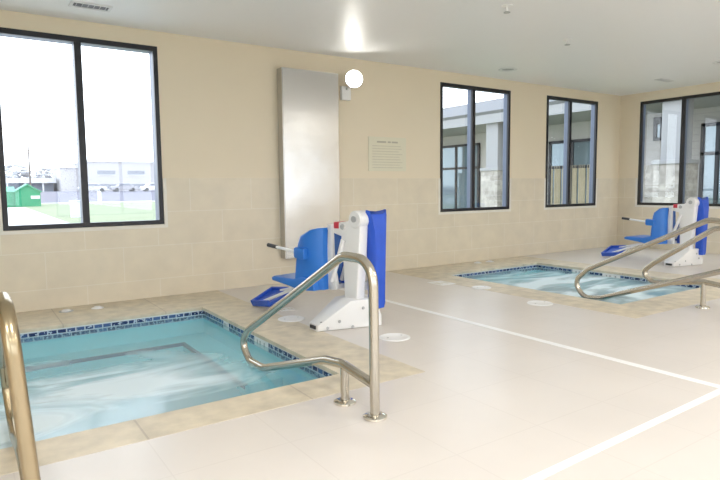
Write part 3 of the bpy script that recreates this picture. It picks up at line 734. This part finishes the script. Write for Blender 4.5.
def tree(x, y, h, r, label):
    root = empty('far_tree', (x, y, 1.15)); tag(root, label, 'tree', 'hazy trees beyond the far buildings')
    bm = B(); tube(bm, [(0, 0, -.1), (.05, 0, h * .45), (0, .1, h * .8)], [.25, .18, .06], 8); finish('trunk', bm, M['bark'], root)
    bm = B()
    for k in range(60):
        a = random.random() * 2 * PI; rr = r * math.sqrt(random.random()); z = h * (.45 + .55 * random.random()); s = (1 - abs(z / h - .7) * 1.6)
        c = Vector((math.cos(a) * rr * s, math.sin(a) * rr * s, z)); q = .35 + .35 * random.random()
        bmesh.ops.create_icosphere(bm, subdivisions=1, radius=q, matrix=T(*c) @ RZ(a) @ Matrix.Diagonal((1.2, 1, .7, 1)))
    finish('crown', bm, M['leaf'], root)
for i, (x, y, h, r, l) in enumerate([(6.0, 150, 5.0, 3.6, 'hazy tree at the left end of the far tree line'), (10.5, 155, 6.2, 3.4, 'hazy taller tree left of the thin pole'), (15.0, 150, 5.2, 4.0, 'hazy tree just right of the thin pole'), (23.8, 152, 5.8, 4.2, 'hazy tree at the right end of the far tree line')]):
    tree(x, y, h, r, l)

# neighbouring wing seen through the right-hand windows
XF, XC = 18.0, 15.5
root = empty('entrance_wing', (XF, 14, -.3)); tag(root, 'grey sided building wing with a columned porch outside the right windows', 'building')
def wpart(name, bm, mat, parent=root):
    bmesh.ops.translate(bm, vec=(-XF, -14, .3), verts=bm.verts[:]); return finish(name, bm, mat, parent)
bm = B(); box(bm, (XF, -6, -.6), (XF + .4, 11.4, 3.6)); wpart('siding_wall', bm, M['siding'])
bm = B(); box(bm, (XF, 11.4, -.6), (XF + .4, 30, 3.6)); wpart('stucco_wall', bm, M['tanwall'])
bm = B(); box(bm, (XF - .14, 9.0, -.6), (XF, 11.4, 1.95)); box(bm, (XF - .14, -6, -.6), (XF, 7.5, 1.95)); wpart('stone_base', bm, M['stone'])
bm = B(); box(bm, (XC - .35, -6, 3.55), (XF + .4, 30, 3.65)); wpart('soffit', bm, M['soffit'])
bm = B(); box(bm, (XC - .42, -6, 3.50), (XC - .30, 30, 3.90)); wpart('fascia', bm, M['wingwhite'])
bm = B(); prism(bm, [(XC - .50, 3.90), (XC - .2, 4.32), (XF + 3, 4.9), (XF + 3, 3.66), (XC - .3, 3.66)], 'y', -6.2, 30.2); wpart('roof', bm, M['wingroof'])
for yc in (1.8, 8.0, 14.2, 20.4, 26.6):
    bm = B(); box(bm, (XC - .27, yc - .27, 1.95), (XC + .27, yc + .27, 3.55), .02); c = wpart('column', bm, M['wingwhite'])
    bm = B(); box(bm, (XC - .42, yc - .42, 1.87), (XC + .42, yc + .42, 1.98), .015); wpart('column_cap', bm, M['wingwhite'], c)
    bm = B(); box(bm, (XC - .38, yc - .38, -.6), (XC + .38, yc + .38, 1.87)); wpart('column_base', bm, M['stone'], c)
def storefront(y0, y1, z0, z1, curtain=False):
    bm = B(); f = .1; zm = z0 + (z1 - z0) * .68; ym = (y0 + y1) / 2
    for a, b, c, d in ((y0, y0 + f, z0, z1), (y1 - f, y1, z0, z1), (y0, y1, z1 - f, z1), (y0, y1, z0, z0 + f), (y0, y1, zm, zm + f), (ym - .05, ym + .05, z0, z1)):
        box(bm, (XF - .10, a, c), (XF - .02, b, d))
    fr = wpart('storefront_frame', bm, M['frame'])
    bm = B(); box(bm, (XF - .055, y0 + .02, z0 + .02), (XF - .045, y1 - .02, z1 - .02)); wpart('storefront_pane', bm, M['skyglass'], fr)
    if curtain:
        bm = B()
        n = 26
        for k in range(n):
            ya = y0 + .12 + (y1 - y0 - .24) * k / n
            if k % 5 == 4: continue
            tube(bm, [(XF - .07, ya + .03, z0 + .12), (XF - .07, ya + .03, z1 - .9)], .035, 6)
        wpart('drape', bm, M['curtain'], fr)
storefront(17.4, 20.2, -.2, 3.15); storefront(11.9, 13.9, -.2, 2.95, True)
storefront(9.45, 9.98, 2.7, 3.42); storefront(7.62, 8.55, .2, 3.1)
bm = B(); box(bm, (XF - .02, 21.0, 2.6), (XF - .0, 21.01, 2.61)); bm.free()
# porch wall lantern
root = empty('porch_lantern', (XF - .004, 16.25, 2.75)); tag(root, 'glowing porch lantern seen through the middle window', 'lantern')
bm = B(); box(bm, (-.05, -.08, -.2), (0, .08, .2), .01); tube(bm, [(-.04, 0, .15), (-.15, 0, .2), (-.2, 0, .12)], .02, 8); finish('bracket', bm, M['frame'], root)
bm = B(); bmesh.ops.create_uvsphere(bm, u_segments=20, v_segments=12, radius=.16, matrix=T(-.2, 0, 0)); finish('lantern_globe', bm, emit('lantern glow', (1, .9, .7), 6), root, smooth=True)

# ------------------------------------------------------------------ added unseen fill lights behind the view, sky
LP = 39
for i, (x, y) in enumerate([(-1.2, -2.6), (2.2, -2.6), (5.6, -2.6), (9.2, -2.6), (-1.6, .6), (1.2, .6), (4.4, .0), (7.8, .0), (10.4, .0)]):
    downlight(x, y, 'unseen round ceiling fill light added behind the viewpoint', on=8, power=LP)['group'] = 'added ceiling fill lights behind the viewpoint'

w = bpy.data.worlds.new('overcast sky'); sc.world = w; w.use_nodes = True; N = w.node_tree.nodes; L = w.node_tree.links
bg = N['Background']; tc = N.new('ShaderNodeTexCoord'); sp = N.new('ShaderNodeSeparateXYZ'); L.new(tc.outputs['Generated'], sp.inputs[0])
rp = N.new('ShaderNodeValToRGB'); rp.color_ramp.elements[0].position = .0; rp.color_ramp.elements[0].color = (.95, .96, 1, 1); rp.color_ramp.elements[1].position = .7; rp.color_ramp.elements[1].color = (.80, .90, 1, 1)
L.new(sp.outputs['Z'], rp.inputs[0]); L.new(rp.outputs[0], bg.inputs[0]); bg.inputs[1].default_value = 3.3

# ------------------------------------------------------------------ camera
YAW, PIT, ROL, FPX = math.radians(34.24), 0.0908, -0.0100, 579.71
fw = Vector((math.sin(YAW) * math.cos(PIT), math.cos(YAW) * math.cos(PIT), -math.sin(PIT)))
r = Vector((math.cos(YAW), -math.sin(YAW), 0)); u = r.cross(fw)
r2 = r * math.cos(ROL) + u * math.sin(ROL); u2 = -r * math.sin(ROL) + u * math.cos(ROL)
cam = bpy.data.cameras.new('camera'); co = bpy.data.objects.new('camera', cam); COL.objects.link(co)
m = Matrix((r2, u2, -fw)).transposed().to_4x4(); m.translation = (0, 0, 1.35); co.matrix_world = m
cam.sensor_width = 36; cam.lens = FPX / 720 * 36; cam.clip_start = .05; cam.clip_end = 2000
sc.camera = co
sc.view_settings.view_transform = 'Standard'; sc.view_settings.look = 'None'; sc.view_settings.gamma = 1; sc.view_settings.exposure = 0.2
sc.view_settings.use_curve_mapping = False
